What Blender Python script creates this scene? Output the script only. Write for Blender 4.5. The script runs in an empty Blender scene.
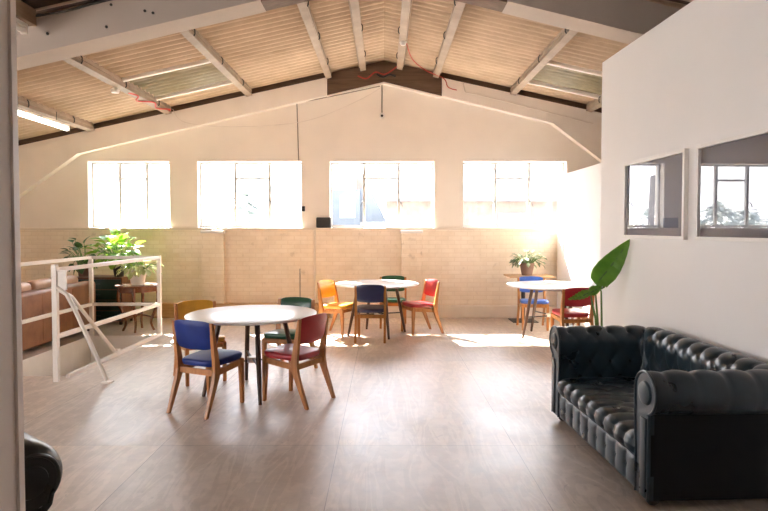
import bpy, bmesh, math, random
from mathutils import Vector, Matrix, Euler
random.seed(7)
C = bpy.context.scene.collection
PI = math.pi
R = math.radians

# ------------------------------------------------------------------ materials
def new_mat(name):
    m = bpy.data.materials.new(name); m.use_nodes = True
    nt = m.node_tree
    return m, nt, nt.nodes['Principled BSDF'], nt.nodes['Material Output']

def N(nt, kind, **kw):
    n = nt.nodes.new(kind)
    for k, v in kw.items():
        if k in n.inputs: n.inputs[k].default_value = v
        else: setattr(n, k, v)
    return n

def coords(nt, scale=(1, 1, 1), kind='Object', rot=(0, 0, 0)):
    tc = N(nt, 'ShaderNodeTexCoord'); mp = N(nt, 'ShaderNodeMapping')
    mp.inputs['Scale'].default_value = scale; mp.inputs['Rotation'].default_value = rot
    nt.links.new(tc.outputs[kind], mp.inputs['Vector'])
    return mp.outputs['Vector']

def mixcol(nt, fac, a, b, mode='MIX'):
    n = nt.nodes.new('ShaderNodeMix'); n.data_type = 'RGBA'; n.blend_type = mode
    for sock, v in ((n.inputs[0], fac), (n.inputs[6], a), (n.inputs[7], b)):
        if hasattr(v, 'is_output'): nt.links.new(v, sock)
        elif isinstance(v, (int, float)): sock.default_value = v
        else: sock.default_value = (*v, 1) if len(v) == 3 else v
    return n.outputs[2]

def ramp(nt, src, stops):
    n = nt.nodes.new('ShaderNodeValToRGB'); e = n.color_ramp.elements
    while len(e) > 1: e.remove(e[-1])
    for i, (p, c) in enumerate(stops):
        el = e[0] if i == 0 else e.new(p)
        el.position = p; el.color = (*c, 1) if not isinstance(c, (int, float)) else (c, c, c, 1)
    nt.links.new(src, n.inputs[0])
    return n.outputs[0]

def bump(nt, bsdf, h, strength=.2, dist=.01):
    b = N(nt, 'ShaderNodeBump'); b.inputs['Strength'].default_value = strength; b.inputs['Distance'].default_value = dist
    nt.links.new(h, b.inputs['Height']); nt.links.new(b.outputs[0], bsdf.inputs['Normal'])

def simple(name, col, rough=.5, var=.08, scale=6, metal=0, bmp=0, bscale=60, spec=.5, coat=0):
    m, nt, b, o = new_mat(name)
    v = coords(nt)
    nz = N(nt, 'ShaderNodeTexNoise', Scale=scale, Detail=5.0)
    nt.links.new(v, nz.inputs['Vector'])
    c0 = tuple(max(0, x * (1 - var)) for x in col); c1 = tuple(min(1, x * (1 + var)) for x in col)
    nt.links.new(ramp(nt, nz.outputs['Fac'], [(.3, c0), (.7, c1)]), b.inputs['Base Color'])
    b.inputs['Roughness'].default_value = rough; b.inputs['Metallic'].default_value = metal
    b.inputs['Specular IOR Level'].default_value = spec; b.inputs['Coat Weight'].default_value = coat
    if bmp:
        n2 = N(nt, 'ShaderNodeTexNoise', Scale=bscale, Detail=6.0); nt.links.new(v, n2.inputs['Vector'])
        bump(nt, b, n2.outputs['Fac'], bmp, .004)
    return m

def wood(name, a, b_, rough=.4, scale=(3, 3, 30), along='x'):
    m, nt, b, o = new_mat(name)
    sc = {'x': (2, 28, 28), 'y': (28, 2, 28), 'z': (28, 28, 2)}[along]
    v = coords(nt, sc)
    nz = N(nt, 'ShaderNodeTexNoise', Scale=1.2, Detail=6.0, Distortion=.6); nt.links.new(v, nz.inputs['Vector'])
    nt.links.new(ramp(nt, nz.outputs['Fac'], [(.3, a), (.7, b_)]), b.inputs['Base Color'])
    b.inputs['Roughness'].default_value = rough
    bump(nt, b, nz.outputs['Fac'], .08, .002)
    return m

def leather(name, a, b_, rough=.32, coat=.3):
    m, nt, b, o = new_mat(name)
    v = coords(nt)
    nz = N(nt, 'ShaderNodeTexNoise', Scale=5.0, Detail=4.0); nt.links.new(v, nz.inputs['Vector'])
    nt.links.new(ramp(nt, nz.outputs['Fac'], [(.35, a), (.7, b_)]), b.inputs['Base Color'])
    vo = N(nt, 'ShaderNodeTexVoronoi', Scale=260.0); nt.links.new(v, vo.inputs['Vector'])
    bump(nt, b, vo.outputs['Distance'], .10, .002)
    nt.links.new(ramp(nt, nz.outputs['Fac'], [(.3, rough - .06), (.7, rough + .08)]), b.inputs['Roughness'])
    b.inputs['Coat Weight'].default_value = coat; b.inputs['Coat Roughness'].default_value = .25
    return m

def glass_mat(name, tint=(.97, .98, 1), ior=1.5, rough=0.0):
    m, nt, b, o = new_mat(name)
    nt.nodes.remove(b)
    t = N(nt, 'ShaderNodeBsdfTransparent'); t.inputs[0].default_value = (*tint, 1)
    g = N(nt, 'ShaderNodeBsdfGlossy'); g.inputs['Roughness'].default_value = rough
    ge = N(nt, 'ShaderNodeNewGeometry'); dp = N(nt, 'ShaderNodeVectorMath', operation='DOT_PRODUCT')
    nt.links.new(ge.outputs['Normal'], dp.inputs[0]); nt.links.new(ge.outputs['Incoming'], dp.inputs[1])
    def mth(op, a, b=None):
        n = N(nt, 'ShaderNodeMath', operation=op)
        for i, v in enumerate((a, b)):
            if v is None: continue
            if hasattr(v, 'is_output'): nt.links.new(v, n.inputs[i])
            else: n.inputs[i].default_value = v
        return n.outputs[0]
    F0 = ((ior - 1) / (ior + 1)) ** 2
    fr = mth('ADD', mth('MULTIPLY', mth('POWER', mth('SUBTRACT', 1.0, mth('ABSOLUTE', dp.outputs['Value'])), 5.0), 1 - F0), F0)
    # a little dirt streaking in the pane
    nz = N(nt, 'ShaderNodeTexNoise', Scale=3.0, Detail=4.0); nt.links.new(coords(nt), nz.inputs['Vector'])
    mx = N(nt, 'ShaderNodeMixShader')
    nt.links.new(fr, mx.inputs[0]); nt.links.new(t.outputs[0], mx.inputs[1]); nt.links.new(g.outputs[0], mx.inputs[2])
    nt.links.new(mx.outputs[0], o.inputs[0])
    return m

def emit(name, col, s):
    m, nt, b, o = new_mat(name)
    b.inputs['Base Color'].default_value = (*col, 1)
    b.inputs['Emission Color'].default_value = (*col, 1); b.inputs['Emission Strength'].default_value = s
    return m

def floor_mat():
    m, nt, b, o = new_mat('plywood_floor')
    v = coords(nt)
    mp = N(nt, 'ShaderNodeMapping'); nt.links.new(v, mp.inputs['Vector'])
    mp.inputs['Location'].default_value = (.33, -4.11 + 2.65 * 2, 0)
    br = N(nt, 'ShaderNodeTexBrick', offset=0.0, squash=1.0)
    br.inputs['Scale'].default_value = 1; br.inputs['Brick Width'].default_value = 1.26; br.inputs['Row Height'].default_value = 2.65
    br.inputs['Mortar Size'].default_value = .0035; br.inputs['Mortar Smooth'].default_value = .6
    br.inputs['Color1'].default_value = (.80, .80, .80, 1); br.inputs['Color2'].default_value = (1.06, 1.04, 1.02, 1)
    br.inputs['Mortar'].default_value = (.30, .23, .18, 1)
    nt.links.new(mp.outputs[0], br.inputs['Vector'])
    # ply grain: long contour swirls along Y
    g = N(nt, 'ShaderNodeTexNoise', Scale=1.0, Detail=3.0, Distortion=1.2)
    nt.links.new(coords(nt, (5.5, .9, 1)), g.inputs['Vector'])
    wv = N(nt, 'ShaderNodeMath', operation='MULTIPLY'); nt.links.new(g.outputs['Fac'], wv.inputs[0]); wv.inputs[1].default_value = 34
    sn = N(nt, 'ShaderNodeMath', operation='SINE'); nt.links.new(wv.outputs[0], sn.inputs[0])
    grain = ramp(nt, sn.outputs[0], [(0, (.84, .82, .80)), (.55, (1, 1, 1)), (1, (1.0, 1.0, 1.0))])
    # wear
    w = N(nt, 'ShaderNodeTexNoise', Scale=.8, Detail=8.0, Roughness=.62); nt.links.new(coords(nt, (1.2, .8, 1)), w.inputs['Vector'])
    base = ramp(nt, w.outputs['Fac'], [(.28, (.54, .41, .31)), (.5, (.70, .58, .475)), (.72, (.82, .74, .65))])
    f = N(nt, 'ShaderNodeTexNoise', Scale=9.0, Detail=8.0, Roughness=.7); nt.links.new(v, f.inputs['Vector'])
    fine = ramp(nt, f.outputs['Fac'], [(.25, (.74, .72, .70)), (.6, (1.06, 1.06, 1.06))])
    c = mixcol(nt, 1.0, base, br.outputs['Color'], 'MULTIPLY')
    c = mixcol(nt, .9, c, grain, 'MULTIPLY')
    c = mixcol(nt, .9, c, fine, 'MULTIPLY')
    # scuffs
    s = N(nt, 'ShaderNodeTexNoise', Scale=3.2, Detail=2.0, Distortion=3.0); nt.links.new(coords(nt, (1.5, 1, 1)), s.inputs['Vector'])
    sc = ramp(nt, s.outputs['Fac'], [(.70, 0.0), (.73, 1.0), (.76, 0.0)])
    c = mixcol(nt, mixcol(nt, 1.0, sc, (.35, .35, .35), 'MULTIPLY'), c, (.12, .08, .06))
    nt.links.new(c, b.inputs['Base Color'])
    nt.links.new(ramp(nt, w.outputs['Fac'], [(.3, .38), (.7, .52)]), b.inputs['Roughness'])
    b.inputs['Specular IOR Level'].default_value = .8
    b.inputs['Coat Weight'].default_value = 1.0; nt.links.new(ramp(nt, w.outputs['Fac'], [(.32, .31), (.5, .40), (.68, .52)]), b.inputs['Coat Roughness'])
    bm_ = N(nt, 'ShaderNodeMath', operation='ADD'); nt.links.new(f.outputs['Fac'], bm_.inputs[0]); nt.links.new(br.outputs['Fac'], bm_.inputs[1])
    bump(nt, b, f.outputs['Fac'], .22, .003)
    return m

def brick_mat():
    m, nt, b, o = new_mat('painted_brick')
    v = coords(nt, rot=(R(90), 0, 0))      # X, Z -> U, V
    br = N(nt, 'ShaderNodeTexBrick'); br.inputs['Scale'].default_value = 1
    br.inputs['Brick Width'].default_value = .225; br.inputs['Row Height'].default_value = .075
    br.inputs['Mortar Size'].default_value = .008; br.inputs['Mortar Smooth'].default_value = .3
    br.inputs['Color1'].default_value = (.88, .765, .62, 1); br.inputs['Color2'].default_value = (.92, .82, .69, 1); br.inputs['Mortar'].default_value = (.84, .73, .59, 1)
    nt.links.new(v, br.inputs['Vector'])
    nz = N(nt, 'ShaderNodeTexNoise', Scale=1.1, Detail=9.0, Roughness=.7); nt.links.new(v, nz.inputs['Vector'])
    tone = ramp(nt, nz.outputs['Fac'], [(.3, (.88, .85, .80)), (.6, (1.06, 1.05, 1.04))])
    c = mixcol(nt, 1.0, br.outputs['Color'], tone, 'MULTIPLY')
    n2 = N(nt, 'ShaderNodeTexNoise', Scale=6.0, Detail=6.0); nt.links.new(v, n2.inputs['Vector'])
    st = ramp(nt, n2.outputs['Fac'], [(.64, 0.0), (.76, .45)])
    c = mixcol(nt, st, c, (.45, .35, .25))
    nt.links.new(c, b.inputs['Base Color']); b.inputs['Roughness'].default_value = .7
    inv = N(nt, 'ShaderNodeMath', operation='SUBTRACT'); inv.inputs[0].default_value = 1; nt.links.new(br.outputs['Fac'], inv.inputs[1])
    bump(nt, b, inv.outputs[0], .3, .004)
    return m

def corrugated_mat(name, a, b_, rough=.7):
    m, nt, b, o = new_mat(name)
    v = coords(nt, (1, 1, 1))
    nz = N(nt, 'ShaderNodeTexNoise', Scale=1.6, Detail=8.0, Roughness=.65); nt.links.new(v, nz.inputs['Vector'])
    nt.links.new(ramp(nt, nz.outputs['Fac'], [(.3, a), (.7, b_)]), b.inputs['Base Color'])
    b.inputs['Roughness'].default_value = rough
    return m

M = {}
M['floor'] = floor_mat()
M['brick'] = brick_mat()
M['plaster_far'] = simple('warm_white_plaster', (.91, .83, .74), .8, .03, 2, bmp=.1, bscale=30)
M['plaster_band'] = simple('white_painted_concrete', (.91, .84, .76), .75, .03, 3, bmp=.15, bscale=25)
M['beam'] = simple('shade_greyed_concrete', (.50, .425, .36), .75, .05, 2, bmp=.15, bscale=25)  # paler paint in itself; the face's shade is put into this colour
M['white_wall'] = simple('white_painted_board', (.88, .85, .82), .7, .015, 1.5)
M['taupe_wall'] = simple('taupe_painted_wall', (.72, .63, .56), .7, .03, 3)
M['back_wall'] = simple('low_bounce_brown', (.34, .29, .25), .8, .05, 2)  # dark so the unseen back wall throws little light on the beams
M['taupe_trim'] = simple('taupe_gloss_paint', (.80, .72, .65), .5, .02, 5)
M['trim_white'] = simple('white_gloss_paint', (.84, .80, .75), .4, .02, 5)
M['skirt'] = simple('cream_skirting_paint', (.80, .70, .58), .5, .04, 4)
M['plank'] = wood('tan_plank', (.50, .28, .12), (.66, .42, .22), .5)
M['roof'] = corrugated_mat('tan_corrugated_cement', (.47, .345, .23), (.66, .51, .37))
M['rooflight'] = simple('dull_translucent_sheet', (.34, .29, .19), .18, .15, 4)
M['purlin'] = simple('weathered_purlin_paint', (.34, .265, .20), .6, .15, 5, bmp=.2, bscale=20)
M['dark_wood'] = wood('dark_stained_timber', (.10, .055, .03), (.17, .10, .06), .6)
M['board'] = wood('dark_roof_boarding', (.07, .04, .022), (.13, .075, .04), .7)
M['near_purlin'] = wood('brown_purlin', (.26, .17, .10), (.36, .25, .16), .6, along='y')
M['dark_metal'] = simple('dark_metal', (.03, .028, .026), .4, .1)
M['black_plastic'] = simple('black_plastic', (.015, .015, .016), .4, .1)
M['white_metal'] = simple('white_enamel', (.84, .78, .71), .35, .03)
M['frame_steel'] = simple('cream_window_paint', (.50, .49, .47), .4, .03)
M['red_cable'] = simple('red_cable_sheath', (.50, .05, .035), .5)
M['white_cable'] = simple('white_cable_sheath', (.80, .72, .64), .5)
M['grey_conduit'] = simple('grey_conduit', (.30, .25, .21), .5)
M['glass'] = glass_mat('window_glass')
M['picture_glass'] = glass_mat('picture_glass', (.98, .98, 1), 2.1)
M['leather'] = leather('blue_black_leather', (.007, .016, .024), (.020, .040, .054), .31, .3)
M['leather_dark'] = leather('black_outer_leather', (.004, .005, .006), (.008, .010, .011), .6, 0)
M['leather_dark'].node_tree.nodes['Principled BSDF'].inputs['Specular IOR Level'].default_value = .25
M['leather_green'] = leather('dark_olive_leather', (.010, .011, .008), (.022, .023, .017), .30, .3)
M['leather_tan'] = leather('tan_leather', (.22, .085, .035), (.34, .15, .07), .45, .1)
M['cushion_tan'] = leather('pale_tan_leather', (.44, .25, .15), (.55, .34, .22), .5, .1)
M['foot'] = wood('dark_turned_foot', (.02, .012, .008), (.04, .025, .015), .35)
M['chair_wood'] = wood('honey_beech', (.42, .15, .037), (.56, .235, .068), .38, along='z')
M['chair_orange'] = wood('orange_beech', (.36, .135, .03), (.50, .22, .06), .38, along='z')
M['vinyl_blue'] = simple('blue_vinyl', (.010, .030, .20), .42, .12, 8, spec=.35)
M['vinyl_navy'] = simple('navy_vinyl', (.018, .026, .085), .35, .12, 8, coat=.15)
M['vinyl_red'] = simple('red_vinyl', (.42, .018, .026), .32, .12, 8, coat=.15)
M['vinyl_green'] = simple('green_vinyl', (.02, .085, .04), .32, .12, 8, coat=.15)
M['vinyl_mustard'] = simple('mustard_vinyl', (.78, .42, .05), .35, .12, 8, coat=.15)
M['vinyl_yellow'] = simple('yellow_vinyl', (.75, .36, .03), .35, .10, 8, coat=.15)
M['vinyl_paleblue'] = simple('mid_blue_vinyl', (.05, .13, .48), .35, .10, 8, coat=.15)
M['table_top'] = simple('white_laminate', (.80, .79, .77), .25, .02, 4)
M['table_leg'] = wood('dark_walnut_leg', (.055, .026, .014), (.10, .05, .027), .4, along='z')
M['table_edge'] = simple('dark_table_edge', (.28, .22, .17), .5)
M['bistro_wood'] = wood('oak_bistro_top', (.40, .22, .09), (.56, .34, .16), .45)
M['antique'] = wood('polished_mahogany', (.13, .04, .018), (.22, .075, .03), .25)
M['green_paint'] = simple('dark_green_paint', (.008, .030, .020), .35, .12)
M['cabinet_wood'] = wood('red_brown_cabinet_wood', (.12, .045, .02), (.20, .08, .04), .4, along='z')
M['pot_white'] = simple('white_ceramic', (.80, .74, .66), .35, .03)
M['pot_terra'] = simple('brown_terracotta', (.20, .115, .075), .75, .12, 12)
M['soil'] = simple('potting_soil', (.03, .02, .013), .9, .3, 40)
M['stair'] = simple('white_stair_paint', (.84, .79, .72), .6, .03)
M['brick_out'] = simple('pale_red_brick', (.135, .098, .078), .8, .25, 3)
M['roof_out'] = simple('pale_slate', (.60, .60, .62), .7, .06, 3)
M['house_grey'] = simple('grey_blue_render', (.085, .098, .112), .8, .08, 2)
M['house_white'] = simple('white_render', (.75, .75, .75), .8, .04, 2)
M['ground_out'] = simple('pale_ground', (.45, .44, .42), .9, .1, .5)
M['bark'] = simple('grey_bark', (.20, .18, .17), .9, .15, 5)

def leaf_mat(name, a, b_, trans=.35):
    m, nt, b, o = new_mat(name)
    nz = N(nt, 'ShaderNodeTexNoise', Scale=7.0, Detail=3.0); nt.links.new(coords(nt), nz.inputs['Vector'])
    col = ramp(nt, nz.outputs['Fac'], [(.3, a), (.7, b_)])
    nt.links.new(col, b.inputs['Base Color']); b.inputs['Roughness'].default_value = .4
    tr = N(nt, 'ShaderNodeBsdfTranslucent'); nt.links.new(col, tr.inputs[0])
    mx = N(nt, 'ShaderNodeMixShader'); mx.inputs[0].default_value = trans
    nt.links.new(b.outputs[0], mx.inputs[1]); nt.links.new(tr.outputs[0], mx.inputs[2]); nt.links.new(mx.outputs[0], o.inputs[0])
    return m
M['leaf_bright'] = leaf_mat('bright_leaf', (.14, .30, .02), (.30, .48, .05), .5)
M['leaf_dark'] = leaf_mat('dark_leaf', (.025, .08, .02), (.06, .14, .03), .3)
M['leaf_big'] = leaf_mat('paddle_leaf', (.15, .34, .05), (.25, .46, .07), .5)
M['leaf_pale'] = leaf_mat('pale_variegated_leaf', (.30, .36, .12), (.55, .56, .30), .4)
M['leaf_grey'] = leaf_mat('grey_green_leaf', (.14, .20, .10), (.30, .34, .20), .3)
M['leaf_tree'] = leaf_mat('hazy_tree_leaf', (.42, .47, .46), (.54, .57, .54), .3)  # glare and haze are put into the pale leaf colour
M['stem'] = simple('green_stem', (.12, .22, .05), .5, .1)

# ------------------------------------------------------------------ mesh helpers
def finish(name, bm, mat, parent=None, smooth=False, loc=None):
    me = bpy.data.meshes.new(name)
    bmesh.ops.recalc_face_normals(bm, faces=bm.faces)
    bm.to_mesh(me); bm.free()
    me.materials.append(mat)
    if smooth:
        for p in me.polygons: p.use_smooth = True
        if smooth != 'all':
            try: me.set_sharp_from_angle(angle=R(40))
            except Exception: pass
    o = bpy.data.objects.new(name, me); C.objects.link(o)
    if parent: o.parent = parent
    if loc: o.location = loc
    return o

def from_mesh(name, me, parent):
    o = bpy.data.objects.new(name, me); C.objects.link(o); o.parent = parent
    return o

def tag(o, label, cat, group=None, kind=None):
    o['label'] = label; o['category'] = cat
    if group: o['group'] = group
    if kind: o['kind'] = kind
    return o

def thing(name, label, cat, loc=(0, 0, 0), rz=0, group=None, kind=None):
    o = bpy.data.objects.new(name, None); C.objects.link(o)
    o.location = loc; o.rotation_euler = (0, 0, rz); o.empty_display_size = .1
    return tag(o, label, cat, group, kind)

def struct(o, label=None, cat=None):
    o['kind'] = 'structure'
    if label: o['label'] = label
    if cat: o['category'] = cat
    return o

def bx(bm, lo, hi, bev=0, seg=2):
    vs = [bm.verts.new((x, y, z)) for x in (lo[0], hi[0]) for y in (lo[1], hi[1]) for z in (lo[2], hi[2])]
    fs = [(0, 1, 3, 2), (4, 6, 7, 5), (0, 4, 5, 1), (2, 3, 7, 6), (0, 2, 6, 4), (1, 5, 7, 3)]
    faces = [bm.faces.new([vs[i] for i in f]) for f in fs]
    if bev:
        es = list({e for f in faces for e in f.edges})
        bmesh.ops.bevel(bm, geom=es, offset=bev, segments=seg, affect='EDGES', profile=.5)
    return vs

def box(lo, hi, bev=0, seg=2):
    bm = bmesh.new(); bx(bm, lo, hi, bev, seg); return bm

def prism(bm, poly, ext):
    """poly: list of 3D points; extruded by vector ext"""
    a = [bm.verts.new(p) for p in poly]; b = [bm.verts.new(Vector(p) + Vector(ext)) for p in poly]
    bm.faces.new(a); bm.faces.new(b[::-1])
    n = len(poly)
    for i in range(n): bm.faces.new((a[i], a[(i + 1) % n], b[(i + 1) % n], b[i]))

def tube(bm, pts, r, seg=10, cap=True, flat=None):
    pts = [Vector(p) for p in pts]
    rs = r if isinstance(r, (list, tuple)) else [r] * len(pts)
    rings = []; prev = None
    for i, p in enumerate(pts):
        d = (pts[min(i + 1, len(pts) - 1)] - pts[max(i - 1, 0)]).normalized()
        if prev is None:
            up = Vector((0, 0, 1)) if abs(d.z) < .9 else Vector((0, 1, 0))
            a = d.cross(up).normalized()
        else:
            a = (prev - d * prev.dot(d)).normalized()
        b = d.cross(a).normalized(); prev = a
        rings.append([bm.verts.new(p + rs[i] * (math.cos(2 * PI * k / seg) * a + math.sin(2 * PI * k / seg) * b)) for k in range(seg)])
    for i in range(len(rings) - 1):
        for k in range(seg):
            bm.faces.new((rings[i][k], rings[i][(k + 1) % seg], rings[i + 1][(k + 1) % seg], rings[i + 1][k]))
    if cap:
        bm.faces.new(rings[0][::-1]); bm.faces.new(rings[-1])

def lathe(bm, prof, seg=32, c=(0, 0, 0)):
    rings = []
    for r, z in prof:
        if r < 1e-5: rings.append([bm.verts.new((c[0], c[1], c[2] + z))])
        else: rings.append([bm.verts.new((c[0] + r * math.cos(2 * PI * k / seg), c[1] + r * math.sin(2 * PI * k / seg), c[2] + z)) for k in range(seg)])
    for i in range(len(rings) - 1):
        a, b = rings[i], rings[i + 1]
        for k in range(seg):
            j = (k + 1) % seg
            if len(a) == 1 and len(b) == 1: continue
            if len(a) == 1: bm.faces.new((a[0], b[k], b[j]))
            elif len(b) == 1: bm.faces.new((a[k], a[j], b[0]))
            else: bm.faces.new((a[k], a[j], b[j], b[k]))

def grid(bm, fn, nu, nv, closed_u=False):
    vs = [[bm.verts.new(fn(i / nu, j / nv)) for j in range(nv + 1)] for i in range(nu + 1)]
    for i in range(nu):
        for j in range(nv):
            bm.faces.new((vs[i][j], vs[i + 1][j], vs[i + 1][j + 1], vs[i][j + 1]))
    return vs

def beam_bm(p, q, w, h):
    """box beam from p to q, width w (horizontal), height h"""
    p, q = Vector(p), Vector(q); d = (q - p).normalized()
    up = Vector((0, 0, 1)) if abs(d.z) < .95 else Vector((0, 1, 0))
    a = d.cross(up).normalized() * (w / 2); b = a.cross(d).normalized() * (h / 2)
    bm = bmesh.new()
    prism(bm, [p - a - b, p + a - b, p + a + b, p - a + b], q - p)
    return bm

# ------------------------------------------------------------------ camera
cam = bpy.data.cameras.new('camera'); camo = bpy.data.objects.new('camera', cam); C.objects.link(camo)
camo.location = (0, 0, 1.55); camo.rotation_euler = (R(90 - 1.75), 0, 0)
cam.sensor_fit = 'HORIZONTAL'; cam.sensor_width = 36; cam.lens = 580 / 768 * 36
cam.shift_y = -9 / 768; cam.clip_end = 300; cam.clip_start = .05
bpy.context.scene.camera = camo

# ------------------------------------------------------------------ the setting
YF = 10.2                   # front face of the far wall
def roof_z(x): return 4.46 - .22 * abs(x)
def band_z(x):
    if x < -5.3: return 2.845 - (-5.3 - x) * .70
    if x < 0: return 4.08 - .233 * -x
    if x < 2.9: return 4.08 - .2425 * x
    return 3.377 - (x - 2.9) * .75
XL, XR = -6.9, 5.8
# floor with the stairwell cut out
SX0, SX1, SY0, SY1 = -4.27, -3.30, 6.06, 8.38
bm = bmesh.new()
for (x0, x1, y0, y1) in ((XL, SX0, -2.5, YF), (SX1, XR, -2.5, YF), (SX0, SX1, -2.5, SY0), (SX0, SX1, SY1, YF)):
    bx(bm, (x0, y0, -.2), (x1, y1, 0))
struct(finish('floor', bm, M['floor']), 'worn pinkish brown plywood sheet floor of the loft', 'floor')
bm = bmesh.new()
bx(bm, (SX0 - .1, SY0 - .1, -2.7), (SX0 - .001, SY1 + .1, -.201)); bx(bm, (SX1 + .001, SY0 - .1, -2.7), (SX1 + .1, SY1 + .1, -.201))
bx(bm, (SX0, SY1 + .001, -2.7), (SX1, SY1 + .1, -.201)); bx(bm, (SX0, SY0 - .1, -2.7), (SX1, SY0 - .001, -.201))
struct(finish('wall_stairwell', bm, M['stair']), 'white walls of the stairwell below the railing', 'wall')
# thin white lining on the cut edge of the floor
bm = bmesh.new()
bx(bm, (SX0, SY0, -.6), (SX0 + .012, SY1, 0)); bx(bm, (SX0 + .012, SY1 - .012, -.6), (SX1 - .012, SY1, 0)); bx(bm, (SX1 - .012, SY0, -.6), (SX1, SY1, 0))
struct(finish('trim_9', bm, M['stair']), 'white lining boards around the stairwell edge', 'trim')
st = thing('staircase', 'white staircase going down inside the railed opening', 'stairs', (0, 0, 0), kind='structure')
for k in range(10):
    y = SY0 + .02 + k * .225; z = -.2 * (k + 1)
    finish('step', box((SX0 + .015, y, z - .2), (SX1 - .015, y + .225, z)), M['stair'], st)

# far wall: upper plaster with four openings
WIN = [(-5.19, -3.763, -4.69, -4.21), (-3.27, -1.442, -2.643, -2.033), (-.95, .879, -.352, .264), (1.389, 3.2, 1.977, 2.576)]
WZ0, WZ1, WZT = 1.585, 2.728, 2.44
bm = bmesh.new()
xs = [XL] + [v for w in WIN for v in w[:2]] + [XR]
for i in range(0, len(xs), 2): bx(bm, (xs[i], YF, WZ0 - .02), (xs[i + 1], YF + .3, WZ1))
poly = [(XL, YF, WZ1), (XR, YF, WZ1), (XR, YF, roof_z(XR) + .05), (0, YF, roof_z(0) + .05), (XL, YF, roof_z(XL) + .05)]
prism(bm, poly, (0, .3, 0))
struct(finish('wall_far', bm, M['plaster_far']), 'warm white plastered gable wall with four windows', 'wall')
struct(finish('wall_far_lower', box((XL, YF - .03, 0), (XR, YF + .3, WZ0 - .02)), M['brick']), 'cream painted brick lower half of the gable wall', 'wall')
bm = bmesh.new()
bx(bm, (XL, YF - .085, WZ0 - .055), (XR, YF + .2, WZ0 - .018), .004)
struct(finish('trim_1', bm, M['skirt']), 'long cream ledge running under the four windows', 'ledge')
for i, (a, b) in enumerate(((-3.17, -2.79), (.30, .66))):
    t = finish('trim_%d' % (i + 2), box((a, YF - .13, .2), (b, YF - .031, 1.47), .006), M['brick'])
    struct(t, ['painted brick pilaster with white cap under second window', 'painted brick pilaster with white cap right of the black speaker'][i], 'pilaster')
    finish('cap', box((a - .015, YF - .15, 1.471), (b + .015, YF - .031, 1.525), .01), M['trim_white'], t)
struct(finish('baseboard_far', box((-.93, YF - .15, 0), (3.0, YF - .031, .205), .006), M['skirt']), 'cream boxed skirting along the right half of gable wall', 'skirting')
struct(finish('baseboard_left', box((-4.0, YF - .17, 0), (-.95, YF - .031, .25), .006), M['plank']), 'tan timber boxed skirting along the left half of gable wall', 'skirting')
# portal frame set in the gable
def band_poly(x0, x1, y, n=1, top=-.09):
    bx_ = sorted(set([x0, x1] + [v for v in (-5.3, 0, 2.9) if x0 < v < x1]))
    tx = sorted(set([x0, x1] + [v for v in (0,) if x0 < v < x1]))
    return [(x, y, band_z(x)) for x in bx_] + [(x, y, roof_z(x) + top) for x in reversed(tx)]
for nm, a, b, lab in (('trim_4', XL, -.985, 'white concrete rafter of the gable frame left of the ridge'), ('trim_5', 1.0, 4.9, 'white concrete rafter of the gable frame right of the ridge')):
    bm = bmesh.new(); prism(bm, band_poly(a, b, YF - .14), (0, .139, 0)); struct(finish(nm, bm, M['plaster_band']), lab, 'beam')
bm = bmesh.new(); prism(bm, band_poly(-.984, .999, YF - .10, top=-.01), (0, .099, 0))
struct(finish('trim_6', bm, M['dark_wood']), 'dark timber infill panel under the roof ridge at the gable', 'panel')
bm = bmesh.new()   # thin white edge strip below the infill
for a, b in ((-.984, 0), (0, .999)):
    prism(bm, [(a, YF - .13, band_z(a) - .03), (b, YF - .13, band_z(b) - .03), (b, YF - .13, band_z(b) - .001), (a, YF - .13, band_z(a) - .001)], (0, .129, 0))
struct(finish('trim_7', bm, M['plaster_band']), 'narrow white strip under the dark ridge infill', 'trim')
bm = bmesh.new()
for a, b in ((XL, -.985), (1.0, XR)):
    prism(bm, [(a, YF - .07, roof_z(a) - .089), (b, YF - .07, roof_z(b) - .089), (b, YF - .07, roof_z(b) + .02), (a, YF - .07, roof_z(a) + .02)], (0, .069, 0))
struct(finish('trim_8', bm, M['dark_wood']), 'dark timber wall plate where roof sheets meet the gable', 'trim')

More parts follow.
